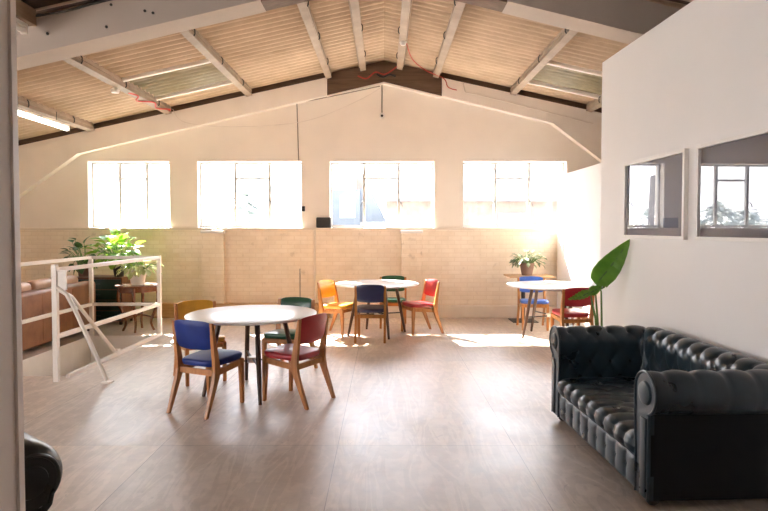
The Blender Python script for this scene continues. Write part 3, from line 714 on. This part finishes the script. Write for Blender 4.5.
# ------------------------------------------------------------------ chesterfield
def build_chesterfield(root, half, yf, yb, mats, tuft=True, ws=.165, amp=.026, RR=.117, ZC=.64, tail=75):
    Lm, Ld = mats
    rc = .15; xr = half
    segs = []
    def path(s):
        """centre line of the roll: right arm front -> back -> left arm front; returns x,y,nx,ny"""
        la = (yb - rc) + yf; arc = rc * PI / 2; lb = 2 * (xr - rc)
        if s <= la: return xr, -yf + s, 1, 0
        s -= la
        if s <= arc:
            a = s / rc; return xr - rc + rc * math.cos(a), yb - rc + rc * math.sin(a), math.cos(a), math.sin(a)
        s -= arc
        if s <= lb: return xr - rc - s, yb, 0, 1
        s -= lb
        if s <= arc:
            a = PI / 2 + s / rc; return -xr + rc + rc * math.cos(a), yb - rc + rc * math.sin(a), math.cos(a), math.sin(a)
        s -= arc
        return -xr, yb - rc - s, -1, 0
    T = 2 * ((yb - rc) + yf) + rc * PI + 2 * (xr - rc)
    n = round(T / ws); w = T / n
    # profile (n, z)
    prof = [(-RR + .017, .28), (-RR + .011, .36), (-RR + .005, .44), (-RR + .001, .52), (-RR, .60)]
    prof = [Vector(p) for p in prof]
    dense = []
    for i in range(len(prof) - 1):
        for k in range(6): dense.append(prof[i].lerp(prof[i + 1], k / 6))
    for k in range(41):
        a = PI - (PI + R(tail)) * k / 40
        dense.append(Vector((.0 + RR * math.cos(a), ZC + RR * math.sin(a))))
    tt = [0]
    for i in range(1, len(dense)): tt.append(tt[-1] + (dense[i] - dense[i - 1]).length)
    nor = []
    for i in range(len(dense)):
        d = (dense[min(i + 1, len(dense) - 1)] - dense[max(i - 1, 0)]).normalized(); nor.append(Vector((-d.y, d.x)))
    t0, wt = .09, .125
    bm = bmesh.new(); NS = n * 10; rows = []
    for i in range(NS + 1):
        s = T * i / NS; x, y, nx, ny = path(s); q = s / w
        row = []
        for j, p in enumerate(dense):
            tau = (tt[j] - t0) / wt
            d = 0
            if tuft:
                if tau < 0: pf = abs(math.sin(PI * q)) ** .5
                elif tau > 3: pf = abs(math.cos(PI * q)) ** .5
                else: pf = (abs(math.sin(PI * (q + tau / 2))) * abs(math.sin(PI * (q - tau / 2)))) ** .25
                fade = max(0, min(1, (tt[-1] - tt[j]) / .12))
                fe = min(1, min(s, T - s) / .06)
                if tau > 3: pf = 1 - (1 - pf) * max(.16, 1 - (tau - 3) / 2.4)
                d = amp * (pf - .75) * (.25 + .75 * fade) * fe
                for k in range(4):
                    dq = q - round(q) if k % 2 == 0 else (q - .5) - round(q - .5)
                    g = (dq * w) ** 2 + ((tau - k) * wt) ** 2
                    d -= .014 * math.exp(-g / (.016 ** 2)) * fe
            pp = p + nor[j] * d
            if not tuft:                     # soft rounded ends to the rolls
                e = min(1, min(s, T - s) / .075); k = .72 + .28 * math.sqrt(max(0, 1 - (1 - e) ** 2))
                if pp.y > ZC - RR * 1.05: pp = Vector((pp.x * k, ZC + (pp.y - ZC) * k))
            row.append(bm.verts.new((x + nx * pp.x, y + ny * pp.x, pp.y)))
        rows.append(row)
    for i in range(NS):
        for j in range(len(dense) - 1):
            bm.faces.new((rows[i][j], rows[i + 1][j], rows[i + 1][j + 1], rows[i][j + 1]))
    finish('rolled_back_and_arms', bm, Lm, root, 'all')
    # buttons
    if tuft:
        for k in range(4):
            tv = t0 + k * wt
            j = min(range(len(tt)), key=lambda a: abs(tt[a] - tv))
            for i in range(n):
                s = (i + (0 if k % 2 == 0 else .5)) * w
                if s < .09 or s > T - .09: continue
                x, y, nx, ny = path(s); p = dense[j] - nor[j] * (amp * .75 + .013)
                if abs(y) > 9: continue
                BT.append(((x + nx * p.x, y + ny * p.x, p.y), .009))
    # outer body: swept slab
    bm = bmesh.new(); rows = []
    pr = [(-.098, .05), (.042, .05), (.045, .30), (.042, ZC - .08), (-.098, ZC - .05)]
    NS = 90
    for i in range(NS + 1):
        s = T * i / NS; x, y, nx, ny = path(s)
        rows.append([bm.verts.new((x + nx * a, y + ny * a, z)) for a, z in pr])
    for i in range(NS):
        for j in range(len(pr)):
            k = (j + 1) % len(pr)
            bm.faces.new((rows[i][j], rows[i + 1][j], rows[i + 1][k], rows[i][k]))
    bm.faces.new(rows[0]); bm.faces.new(rows[-1][::-1])
    finish('outer_body', bm, Ld, root, True)
    # arm fronts: scroll-shaped facings with piping
    for sx in (1, -1):
        out = [(-.100, .05)] + [(p.x, p.y) for p in dense[2:]] + [(.045, ZC - .11), (.045, .05)]
        if not tuft: out = [(a * .72, ZC + (z - ZC) * .72) if z > ZC - .1 else (a * .72, z) for a, z in out]
        bm = bmesh.new()
        poly = [(sx * (xr + a * .97), -yf - .012, z) for a, z in out]
        prism(bm, poly, (0, .03, 0))
        bmesh.ops.triangulate(bm, faces=[f for f in bm.faces if len(f.verts) > 4])
        fc = finish('arm_facing', bm, Lm, root)
        bm = bmesh.new(); tube(bm, [(sx * (xr + a * .985), -yf - .012, z) for a, z in out], .009, 8)
        finish('piping', bm, Lm, fc, True)
        bm = bmesh.new()
        sp_ = [(.035, .05), (.037, .44), (.03, .50)] + [(.0 + .062 * math.cos(a), ZC + .062 * math.sin(a)) for a in [R(-60 + 15 * k) for k in range(20)]]
        def pad(u, v):
            a = u * 2 * PI; r = .072 * min(1, v / .8) if v < .8 else .072
            h = .022 * math.sqrt(max(0, 1 - (v / .8) ** 2)) if v < .8 else -.01
            return (sx * (xr + r * math.cos(a)), -yf - .013 - h, ZC + r * math.sin(a))
        grid(bm, pad, 28, 10); bmesh.ops.remove_doubles(bm, verts=bm.verts, dist=.0005)
        finish('scroll_pad', bm, Lm, fc, True)
        bm = bmesh.new(); bx(bm, (sx * xr - .045, -yf - .022, .055), (sx * xr + .02, -yf - .010, ZC - .14), .006); finish('facing_strip', bm, Lm, fc, True)
    # seat
    hx = xr - .095; m = max(2, round(2 * hx / .142)); wsx = 2 * hx / m
    sp = [(-yf - .002, .235), (-yf - .025, .262), (-yf - .034, .30), (-yf - .022, .338), (-yf + .012, .362), (-yf + .07, .37), (yb - .10, .372)]
    sp = [Vector(p) for p in sp]; ds = []
    for i in range(len(sp) - 1):
        kk = 5 if i < 5 else 36
        for k in range(kk): ds.append(sp[i].lerp(sp[i + 1], k / kk))
    ds.append(sp[-1]); st_ = [0]
    for i in range(1, len(ds)): st_.append(st_[-1] + (ds[i] - ds[i - 1]).length)
    bm = bmesh.new(); rows = []; NX = m * 10; a0, wa = .26, .125
    for i in range(NX + 1):
        q = i / 10; row = []
        for j, p in enumerate(ds):
            d = (ds[min(j + 1, len(ds) - 1)] - ds[max(j - 1, 0)]).normalized(); nn = Vector((-d.y, d.x))
            tau = (st_[j] - a0) / wa; dd = 0
            if tuft:
                if tau < 0: pf = abs(math.sin(PI * q)) ** .7
                else: pf = (abs(math.sin(PI * (q + tau / 2))) * abs(math.sin(PI * (q - tau / 2)))) ** .38
                dd = .020 * (pf - .75) * min(1, .35 + st_[j] / .06)
                for k in range(4):
                    dq = q - round(q) if k % 2 == 0 else (q - .5) - round(q - .5)
                    dd -= .012 * math.exp(-((dq * wsx) ** 2 + ((tau - k) * wa) ** 2) / .016 ** 2)
            pp = p + nn * dd
            row.append(bm.verts.new((-hx + 2 * hx * i / NX, pp.x, pp.y)))
        rows.append(row)
    for i in range(NX):
        for j in range(len(ds) - 1): bm.faces.new((rows[i][j], rows[i + 1][j], rows[i + 1][j + 1], rows[i][j + 1]))
    finish('seat', bm, Lm, root, 'all')
    # front rail, pleated
    bm = bmesh.new(); rows = []
    zs = [.05, .053, .06] + [.07 + .15 * k / 14 for k in range(15)] + [.228, .233, .235]
    for i in range(NX + 1):
        q = i / 10; row = []
        for z in zs:
            e = math.sqrt(max(0, 1 - (abs(z - .1425) / .0925) ** 6))
            pf = abs(math.sin(PI * q)) ** .6 if tuft else 1
            dy = .02 * e * (.35 + .65 * pf) if tuft else .018 * e
            if tuft: dy -= .010 * math.exp(-(((q - round(q)) * wsx) ** 2 + (z - .15) ** 2) / .014 ** 2)
            row.append(bm.verts.new((-hx + 2 * hx * i / NX, -yf + .004 - dy, z)))
        rows.append(row)
    for i in range(NX):
        for j in range(len(zs) - 1): bm.faces.new((rows[i][j], rows[i + 1][j], rows[i + 1][j + 1], rows[i][j + 1]))
    finish('front_rail', bm, Lm, root, 'all')
    if tuft:
        for i in range(1, m): BT.append(((-hx + i * wsx, -yf - .0, .15), .008))
        for k in range(1, 4):
            for i in range(m + 1):
                qx = i if k % 2 == 0 else i + .5
                if 0 < qx < m: BT.append(((-hx + qx * wsx, -yf + .07 + (a0 + k * wa - .145), .358), .009))
    finish('base_board', box((-hx, -yf + .01, .05), (hx, yb - .1, .2)), Ld, root)
    for sx in (1, -1):
        for y in (-yf + .05, yb - .02):
            bm = bmesh.new(); lathe(bm, [(0, 0), (.022, 0), (.034, .014), (.036, .03), (.026, .045), (.03, .052), (0, .052)], 18, (sx * (xr - .03), y, 0))
            finish('foot', bm, M['foot'], root, True)
    if tuft:
        for (p, r) in BT[:95]:
            bm = bmesh.new(); bmesh.ops.create_icosphere(bm, subdivisions=1, radius=r, matrix=Matrix.Translation(p))
            finish('button', bm, Lm, root, 'all')

BT = []
sofa = thing('chesterfield_sofa', 'deep buttoned blue-black leather sofa with rolled arms against white wall', 'sofa', (1.86, 3.955, 0), R(-90 + 2.5))
build_chesterfield(sofa, .745, .43, .345, (M['leather'], M['leather_dark']))
arm = thing('armchair', 'dark olive leather armchair mostly hidden by the taupe partition', 'armchair', (-1.97, 2.27, 0), R(53))
build_chesterfield(arm, .36, .40, .30, (M['leather_green'], M['leather_green']), False, RR=.15, ZC=.525, tail=115)

# tan sofa seen from the back, left of the stairwell
ts = thing('leather_sofa', 'tan brown leather sofa seen from behind the stair railing', 'sofa', (-4.42, 7.85, 0))
def rbox(lo, hi, bev, name, mat, parent, seg=4): return finish(name, box(lo, hi, bev, seg), mat, parent, True)
rbox((-.20, -1.08, .04), (0, 1.05, .755), .05, 'back', M['leather_tan'], ts)
rbox((-.86, -1.05, .06), (-.201, 1.02, .30), .03, 'base', M['leather_tan'], ts)
for y in (-1.08, .86): rbox((-.88, y, .05), (-.201, y + .20, .58), .05, 'arm', M['leather_tan'], ts)
for k in range(3): rbox((-.85, -.87 + k * .577, .301), (-.36, -.87 + k * .577 + .57, .44), .045, 'seat_cushion', M['leather_tan'], ts)
for k in range(3): rbox((-.36, -.87 + k * .577, .45), (-.15, -.87 + k * .577 + .57, .86), .07, 'back_cushion', M['cushion_tan'], ts)
for y in (-.36, .36): finish('seam', box((-.001, y - .006, .10), (.004, y + .006, .70)), M['leather_tan'], ts)
for x in (-.8, -.08):
    for y in (-1.0, .95): finish('foot', box((x - .03, y - .03, 0), (x + .03, y + .03, .06)), M['foot'], ts)

# ------------------------------------------------------------------ cabinet, side tables
cb = thing('drawer_cabinet', 'dark green fronted wooden drawer cabinet under the climbing plant', 'cabinet', (-4.62, 9.55, 0))
cw, cd, chh = .40, .25, .77
finish('carcass', box((-cw, -cd + .02, .05), (cw, cd, chh - .02), .004), M['cabinet_wood'], cb)
finish('cabinet_top', box((-cw - .01, -cd - .01, chh - .02), (cw + .01, cd, chh), .004), M['cabinet_wood'], cb)
for k in range(4):
    d = finish('drawer', box((-cw + .015, -cd - .003, .07 + k * .17), (cw - .015, -cd + .019, .07 + k * .17 + .155), .005), M['green_paint'], cb)
    finish('handle', box((-.06, -cd - .022, .07 + k * .17 + .07), (.06, -cd - .004, .07 + k * .17 + .085), .004), M['dark_metal'], d)
for x in (-1, 1):
    for y in (-1, 1): finish('foot', box((x * (cw - .04) - .02, y * (cd - .05) - .02, 0), (x * (cw - .04) + .02, y * (cd - .05) + .02, .05)), M['foot'], cb)

ot = thing('side_table', 'small round mahogany table with curved legs behind the railing', 'table', (-3.74, 8.80, 0), R(10))
bm = bmesh.new(); lathe(bm, [(0, .675), (.30, .675), (.325, .683), (.33, .69), (.325, .70), (0, .70)], 40); finish('tabletop', bm, M['antique'], ot, True)
bm = bmesh.new(); lathe(bm, [(.26, .60), (.275, .60), (.275, .674), (.26, .674), (.26, .60)], 32); finish('apron', bm, M['antique'], ot, True)
for k in range(4):
    a = PI / 2 * k - PI / 2; pts = []; rr = []
    for i in range(13):
        f = i / 12; z = .66 * (1 - f)
        rad = .255 + .045 * math.sin(f * PI * 1.0 * 1.6 + .2) - .05 * f + (.06 * max(0, f - .8) / .2)
        pts.append((rad * math.cos(a), rad * math.sin(a), z)); rr.append(.026 - .010 * f if f < .92 else .018)
    bm = bmesh.new(); tube(bm, pts, rr, 10); finish('leg', bm, M['antique'], ot, True)
for k in range(2):
    a = PI / 2 * k; pts = []
    for i in range(13):
        f = i / 6 - 1; pts.append((.225 * f * math.cos(a), .225 * f * math.sin(a), .19 + .05 * (1 - f * f) + k * .016))
    bm = bmesh.new(); tube(bm, pts, .012, 8); finish('stretcher', bm, M['antique'], ot, True)

bt = thing('bistro_table', 'small wooden topped table on a black post by far wall', 'table', (2.43, 9.72, 0))
finish('tabletop', box((-.37, -.26, .745), (.37, .27, .775), .006), M['bistro_wood'], bt)
bm = bmesh.new(); tube(bm, [(-.09, 0, .012), (-.09, 0, .744)], .034, 14); finish('post', bm, M['dark_metal'], bt, True)
finish('base_plate', box((-.30, -.2, 0), (.12, .2, .014), .004), M['dark_metal'], bt)
finish('top_plate', box((-.2, -.12, .735), (.02, .12, .7445)), M['dark_metal'], bt)

# ------------------------------------------------------------------ plants
def leaf(bm, base, d, up, L, W, shape='oval', droop=.3, nu=8, nv=4):
    d = Vector(d).normalized(); up = Vector(up); side = d.cross(up)
    if side.length < 1e-3: side = d.cross(Vector((1, 0, 0)))
    side.normalize(); nrm = side.cross(d).normalized(); base = Vector(base)
    def fn(u, v):
        if shape == 'heart': wd = math.sin(PI * min(1, u ** .62 * .97 + .03)) ** .75
        elif shape == 'paddle': wd = math.sin(PI * (u ** .85 * .96 + .02)) ** .7
        else: wd = math.sin(PI * (u * .96 + .02)) ** .9
        x = (v * 2 - 1)
        return base + d * (L * u) + side * (x * W * .5 * wd) - nrm * (droop * L * u * u) + nrm * (abs(x) * W * .13 * wd)
    grid(bm, fn, nu, nv)

def pot(parent, r0, r1, h, mat, z=0):
    bm = bmesh.new(); lathe(bm, [(0, z), (r0, z), (r1 * .97, z + h * .8), (r1, z + h * .82), (r1 * 1.02, z + h), (r1 * .93, z + h), (r1 * .9, z + h * .85), (0, z + h * .85)], 28)
    p = finish('pot', bm, mat, parent, True)
    bm = bmesh.new(); lathe(bm, [(0, z + h * .86), (r1 * .89, z + h * .86), (r1 * .89, z + h * .853)], 24); finish('soil', bm, M['soil'], p)
    return p

def bushy(name, label, loc, potspec, n, spread, height, Ls, Ws, mat, shape='oval', stemr=.004, droop=.35, lean=(0, 0), zlow=.0, seed=1, rise=None):
    rnd = random.Random(seed)
    t = thing(name, label, 'plant', loc)
    pot(t, *potspec)
    z0 = potspec[2] * .86
    st_, lf = bmesh.new(), bmesh.new()
    for i in range(n):
        a = rnd.uniform(0, 2 * PI); f = math.sqrt(rnd.random()); zz = rnd.uniform(zlow, 1)
        tip = Vector((math.cos(a) * f * spread + lean[0] * zz, math.sin(a) * f * spread * .7 + lean[1] * zz, z0 + height * zz * (1 - .35 * f * f)))
        b0 = Vector((math.cos(a) * potspec[1] * .4, math.sin(a) * potspec[1] * .4, z0 - .005))
        mid = b0.lerp(tip, .55) + Vector((0, 0, .25 * height * (1 - zz) + .03))
        tube(st_, [b0, b0.lerp(mid, .6), mid, tip], stemr, 5)
        d = (tip - mid).normalized() + Vector((math.cos(a) * .6, math.sin(a) * .6, rnd.uniform(-.5, .25)))
        leaf(lf, tip, d, (rnd.uniform(-.3, .3), rnd.uniform(-.3, .3), 1), rnd.uniform(*Ls), rnd.uniform(*Ws), shape, droop)
    finish('stems', st_, M['stem'], t, True); finish('foliage', lf, mat, t, True)
    return t

bushy('climbing_plant', 'leafy green plant in a black pot on the drawer cabinet', (-4.32, 9.44, .77), (.07, .095, .18, M['black_plastic']), 85, .36, .60, (.12, .20), (.11, .17), M['leaf_bright'], 'heart', .005, .3, (-.06, -.05), .1, 3)
bushy('trailing_plant', 'darker leaved plant in a brown pot at left end of cabinet', (-4.91, 9.46, .77), (.07, .095, .16, M['pot_terra']), 34, .20, .48, (.11, .18), (.08, .13), M['leaf_dark'], 'heart', .005, .35, (-.10, 0), .1, 5)
bushy('potted_plant', 'pale variegated plant in white pot on the mahogany table', (-3.745, 8.80, .70), (.095, .125, .235, M['pot_white']), 60, .30, .20, (.08, .13), (.05, .08), M['leaf_pale'], 'oval', .003, .4, (.04, 0), .0, 8)
bushy('potted_plant', 'grey-green plant in a brown terracotta pot on the bistro table', (2.39, 9.68, .775), (.085, .12, .205, M['pot_terra']), 110, .27, .22, (.05, .085), (.045, .07), M['leaf_grey'], 'oval', .003, .3, (0, 0), .0, 11)

# tall paddle-leaf plant behind the sofa
pp = thing('paddle_leaf_plant', 'tall plant with one big upright paddle leaf behind the sofa', 'plant', (2.07, 5.52, 0))
pot(pp, .10, .13, .26, M['pot_terra'])
def PL_(x, y, z): return Vector((x - 2.07, y - 5.52, z))
def big_leaf(base, tip, width, nrmdir, fold, name='leaf'):
    base, tip = Vector(base), Vector(tip); d = tip - base; L = d.length; d.normalize()
    nd = Vector(nrmdir); side = d.cross(nd).normalized(); nn = side.cross(d).normalized()
    bm = bmesh.new()
    def fn(u, v):
        wd = (math.sin(PI * (u ** .55 * .985 + .012))) ** .8
        x = v * 2 - 1
        return base + d * (L * u) + side * (x * width * .5 * wd) + nn * (fold * abs(x) ** 1.2 * width * .5 * wd - .10 * L * math.sin(PI * u) + .006 * math.sin(u * 40))
    grid(bm, fn, 22, 10)
    o = finish(name, bm, M['leaf_big'], pp, 'all')
    so = o.modifiers.new('thick', 'SOLIDIFY'); so.thickness = .002
    bm = bmesh.new(); tube(bm, [fn(u / 10, .5) - nn * .004 for u in range(11)], [.010 - .0007 * u for u in range(11)], 6)
    finish('midrib', bm, M['stem'], o, True)
    return o
big_leaf(PL_(1.985, 5.42, 1.03), PL_(2.235, 5.27, 1.455), .22, (-.45, -.85, .2), .30)
big_leaf(PL_(2.10, 5.48, 1.00), PL_(2.17, 5.40, 1.20), .06, (-.8, -.5, .2), .9)
big_leaf(PL_(1.93, 5.42, .96), PL_(1.70, 5.34, .90), .10, (-.1, -.55, .9), .3)
big_leaf(PL_(1.93, 5.42, .95), PL_(2.02, 5.36, 1.02), .09, (.2, -.8, .5), .4)
for pts in ([(2.08, 5.52, .2), (2.075, 5.50, .6), (2.05, 5.46, .96), (1.99, 5.425, 1.04)], [(2.055, 5.52, .2), (2.04, 5.50, .6), (2.0, 5.47, .95), (2.09, 5.48, 1.0)], [(2.05, 5.5, .2), (2.0, 5.46, .7), (1.93, 5.42, .96)]):
    bm = bmesh.new(); tube(bm, [PL_(*p) for p in pts], [.013, .011] + [.008] * (len(pts) - 2), 8); finish('leaf_stalk', bm, M['stem'], pp, True)

# ------------------------------------------------------------------ pictures on the right partition
M['print_dark'] = simple('dark_photographic_print', (.035, .040, .075), .5, .25, 2)
def picture(y0, y1, z0, z1, label):
    a, b = wallpt(y1, .002), wallpt(y0, .002)     # a: far end
    t = thing('framed_picture', label, 'picture', (a.x, a.y, z0), math.atan2(b.y - a.y, b.x - a.x), 'white framed pictures')
    L = (b - a).length; H = z1 - z0; w, dp = .028, .036       # local x along the wall, -y into the room
    s = -1
    bm = bmesh.new()
    for lo, hi in (((0, -dp, 0), (L, 0, w)), ((0, -dp, H - w), (L, 0, H)), ((0, -dp, w), (w, 0, H - w)), ((L - w, -dp, w), (L, 0, H - w))): bx(bm, lo, hi, .002, 1)
    finish('picture_frame', bm, M['trim_white'], t)
    finish('print', box((w, -.012, w), (L - w, -.004, H - w)), M['print_dark'], t)
    bm = bmesh.new(); grid(bm, lambda u, v: (w + (L - 2 * w) * u, -.024, w + (H - 2 * w) * v), 1, 1); finish('glazing', bm, M['picture_glass'], t)
    return t
picture(4.42, 5.44, 1.465, 2.16, 'smaller looking white framed picture above the sofa, farther along wall')
picture(3.05, 4.27, 1.465, 2.16, 'white framed picture nearest the camera, cut by the frame edge')

# ------------------------------------------------------------------ outside
struct(finish('ground_outside', box((-60, YF + 1.0, -4.2), (60, 120, -4.0)), M['ground_out']), 'pale ground outside the windows', 'ground')
hb = thing('brick_building', 'pale brick building with slate roof outside the right-hand windows', 'building', (5.2, 22, -4))
finish('wall', box((-5.1, 0, 0), (9, 6, 6.62)), M['brick_out'], hb)
bm = bmesh.new(); prism(bm, [(-5.3, -.3, 6.60), (-5.3, 3, 8.05), (-5.3, 6.3, 6.60)], (14.5, 0, 0)); finish('roof', bm, M['roof_out'], hb)
finish('garage_door', box((-.9, -.05, 3.9), (.25, .0, 6.15)), M['house_grey'], hb)
finish('gutter', box((-5.3, -.40, 6.58), (9.2, -.30, 6.66)), M['house_grey'], hb)
gh = thing('grey_house', 'grey-blue rendered house with chimney outside the third window', 'house', (-1.1, 29, -4))
finish('wall', box((-1.5, 0, 0), (-.1, 5, 7.5)), M['house_grey'], gh)
finish('window', box((-1.1, -.05, 6.1), (-.35, 0, 7.2)), M['house_white'], gh)
bm = bmesh.new(); prism(bm, [(-.099, .3, 5.9), (1.25, .3, 5.9), (.4, .3, 7.6), (-.099, .3, 7.6)], (0, 4, 0)); finish('gable_roof', bm, M['house_grey'], gh)
finish('chimney', box((-.35, 1, 7.4), (.1, 1.6, 8.4)), M['brick_out'], gh)
wh = thing('white_house', 'pale gabled house outside the second window', 'house', (-4.6, 27, -4))
finish('wall', box((-1.3, 0, 0), (1.3, 5, 6.2)), M['house_white'], wh)
bm = bmesh.new(); prism(bm, [(-1.5, -.2, 6.2), (1.5, -.2, 6.2), (.9, -.2, 7.6), (.3, -.2, 7.6)], (0, 5.4, 0)); finish('roof', bm, M['roof_out'], wh)
def tree(x, y, h, r, seed, label, slim=False):
    rnd = random.Random(seed)
    t = thing('tree', label, 'tree', (x, y, -4), 0, 'trees beyond the windows')
    bm = bmesh.new(); tube(bm, [(0, 0, 0), (.1, 0, h * .5), (.05, 0, h * .85)], [.18, .12, .05], 8); finish('trunk', bm, M['bark'], t, True)
    bm = bmesh.new()
    for i in range(420):
        a = rnd.uniform(0, 2 * PI); zz = rnd.random(); f = rnd.random() ** .5
        rad = r * (math.sin(PI * (zz * .9 + .08)) if not slim else (1 - zz) ** .8) * f
        p = (rad * math.cos(a), rad * math.sin(a), h * (.35 + .65 * zz) if not slim else h * (.2 + .8 * zz))
        leaf(bm, p, (math.cos(a), math.sin(a), rnd.uniform(-.6, .6)), (0, 0, 1), rnd.uniform(.35, .7), rnd.uniform(.25, .5), 'oval', .2, 3, 2)
    finish('foliage', bm, M['leaf_tree'], t, True)
TR = [(-5.3, 22, 7.0, 1.0, 1, True), (-13.6, 27, 6.8, 1.4, 2, False), (-8.8, 33.5, 6.2, 1.9, 3, False), (-18.0, 31, 6.6, 1.9, 4, False), (-23, 34, 6.9, 2.0, 5, False),
      (-28, 36, 6.6, 2.1, 6, False), (-13.2, 39, 7.0, 2.2, 7, False), (-33, 39, 7.4, 2.2, 8, False), (-19.5, 43, 7.2, 2.3, 10, False)]
TL = ['slim conical tree seen through the second window']
for i, (x, y, h, r, s, sl) in enumerate(TR):
    tree(x, y, h, r, s, 'slim conical tree seen through the second window' if sl else 'pale leafy tree beyond the left windows, reflected in picture glass', sl)
bm = bmesh.new(); tube(bm, [(0, 0, 0), (-.25, 0, 8.2)], [.22, .13], 8)
o = tag(finish('utility_pole', bm, M['bark'], None, True, (-10.6, 28, -4)), 'grey leaning pole outside the far left window', 'pole')

# ------------------------------------------------------------------ light
w = bpy.data.worlds.new('sky'); bpy.context.scene.world = w; w.use_nodes = True
nt = w.node_tree; bg = nt.nodes['Background']
tc = N(nt, 'ShaderNodeTexCoord'); sep = N(nt, 'ShaderNodeSeparateXYZ'); nt.links.new(tc.outputs['Generated'], sep.inputs[0])
grad = ramp(nt, sep.outputs['Z'], [(0, (1.0, .98, .96)), (.25, (.95, .97, 1.0)), (.8, (.72, .83, 1.0))])
nz = N(nt, 'ShaderNodeTexNoise', Scale=4.0, Detail=6.0, Roughness=.6)
mp = N(nt, 'ShaderNodeMapping'); mp.inputs['Scale'].default_value = (1, 1, 2.6); nt.links.new(tc.outputs['Generated'], mp.inputs[0]); nt.links.new(mp.outputs[0], nz.inputs['Vector'])
cloud = ramp(nt, nz.outputs['Fac'], [(.35, (.80, .82, .88)), (.62, (1.08, 1.06, 1.05))])
nt.links.new(mixcol(nt, 1.0, grad, cloud, 'MULTIPLY'), bg.inputs['Color'])
bg.inputs['Strength'].default_value = 8.0

sun = bpy.data.lights.new('sun', 'SUN'); so = bpy.data.objects.new('sun', sun); C.objects.link(so)
sun.energy = 55; sun.angle = R(.6); sun.color = (1, .93, .82)
az, el = R(-32.5), R(38.8)
d = Vector((math.sin(az) * math.cos(el), math.cos(az) * math.cos(el), math.sin(el)))
so.rotation_euler = d.to_track_quat('Z', 'Y').to_euler(); so.location = (-8, 20, 12)

sc = bpy.context.scene
sc.view_settings.view_transform = 'Standard'; sc.view_settings.look = 'None'
sc.view_settings.exposure = .76; sc.view_settings.gamma = 1
sc.cycles.max_bounces = 10; sc.cycles.diffuse_bounces = 6; sc.cycles.glossy_bounces = 4; sc.cycles.transparent_max_bounces = 12
sc.cycles.use_denoising = True
sc.cycles.sample_clamp_indirect = 8
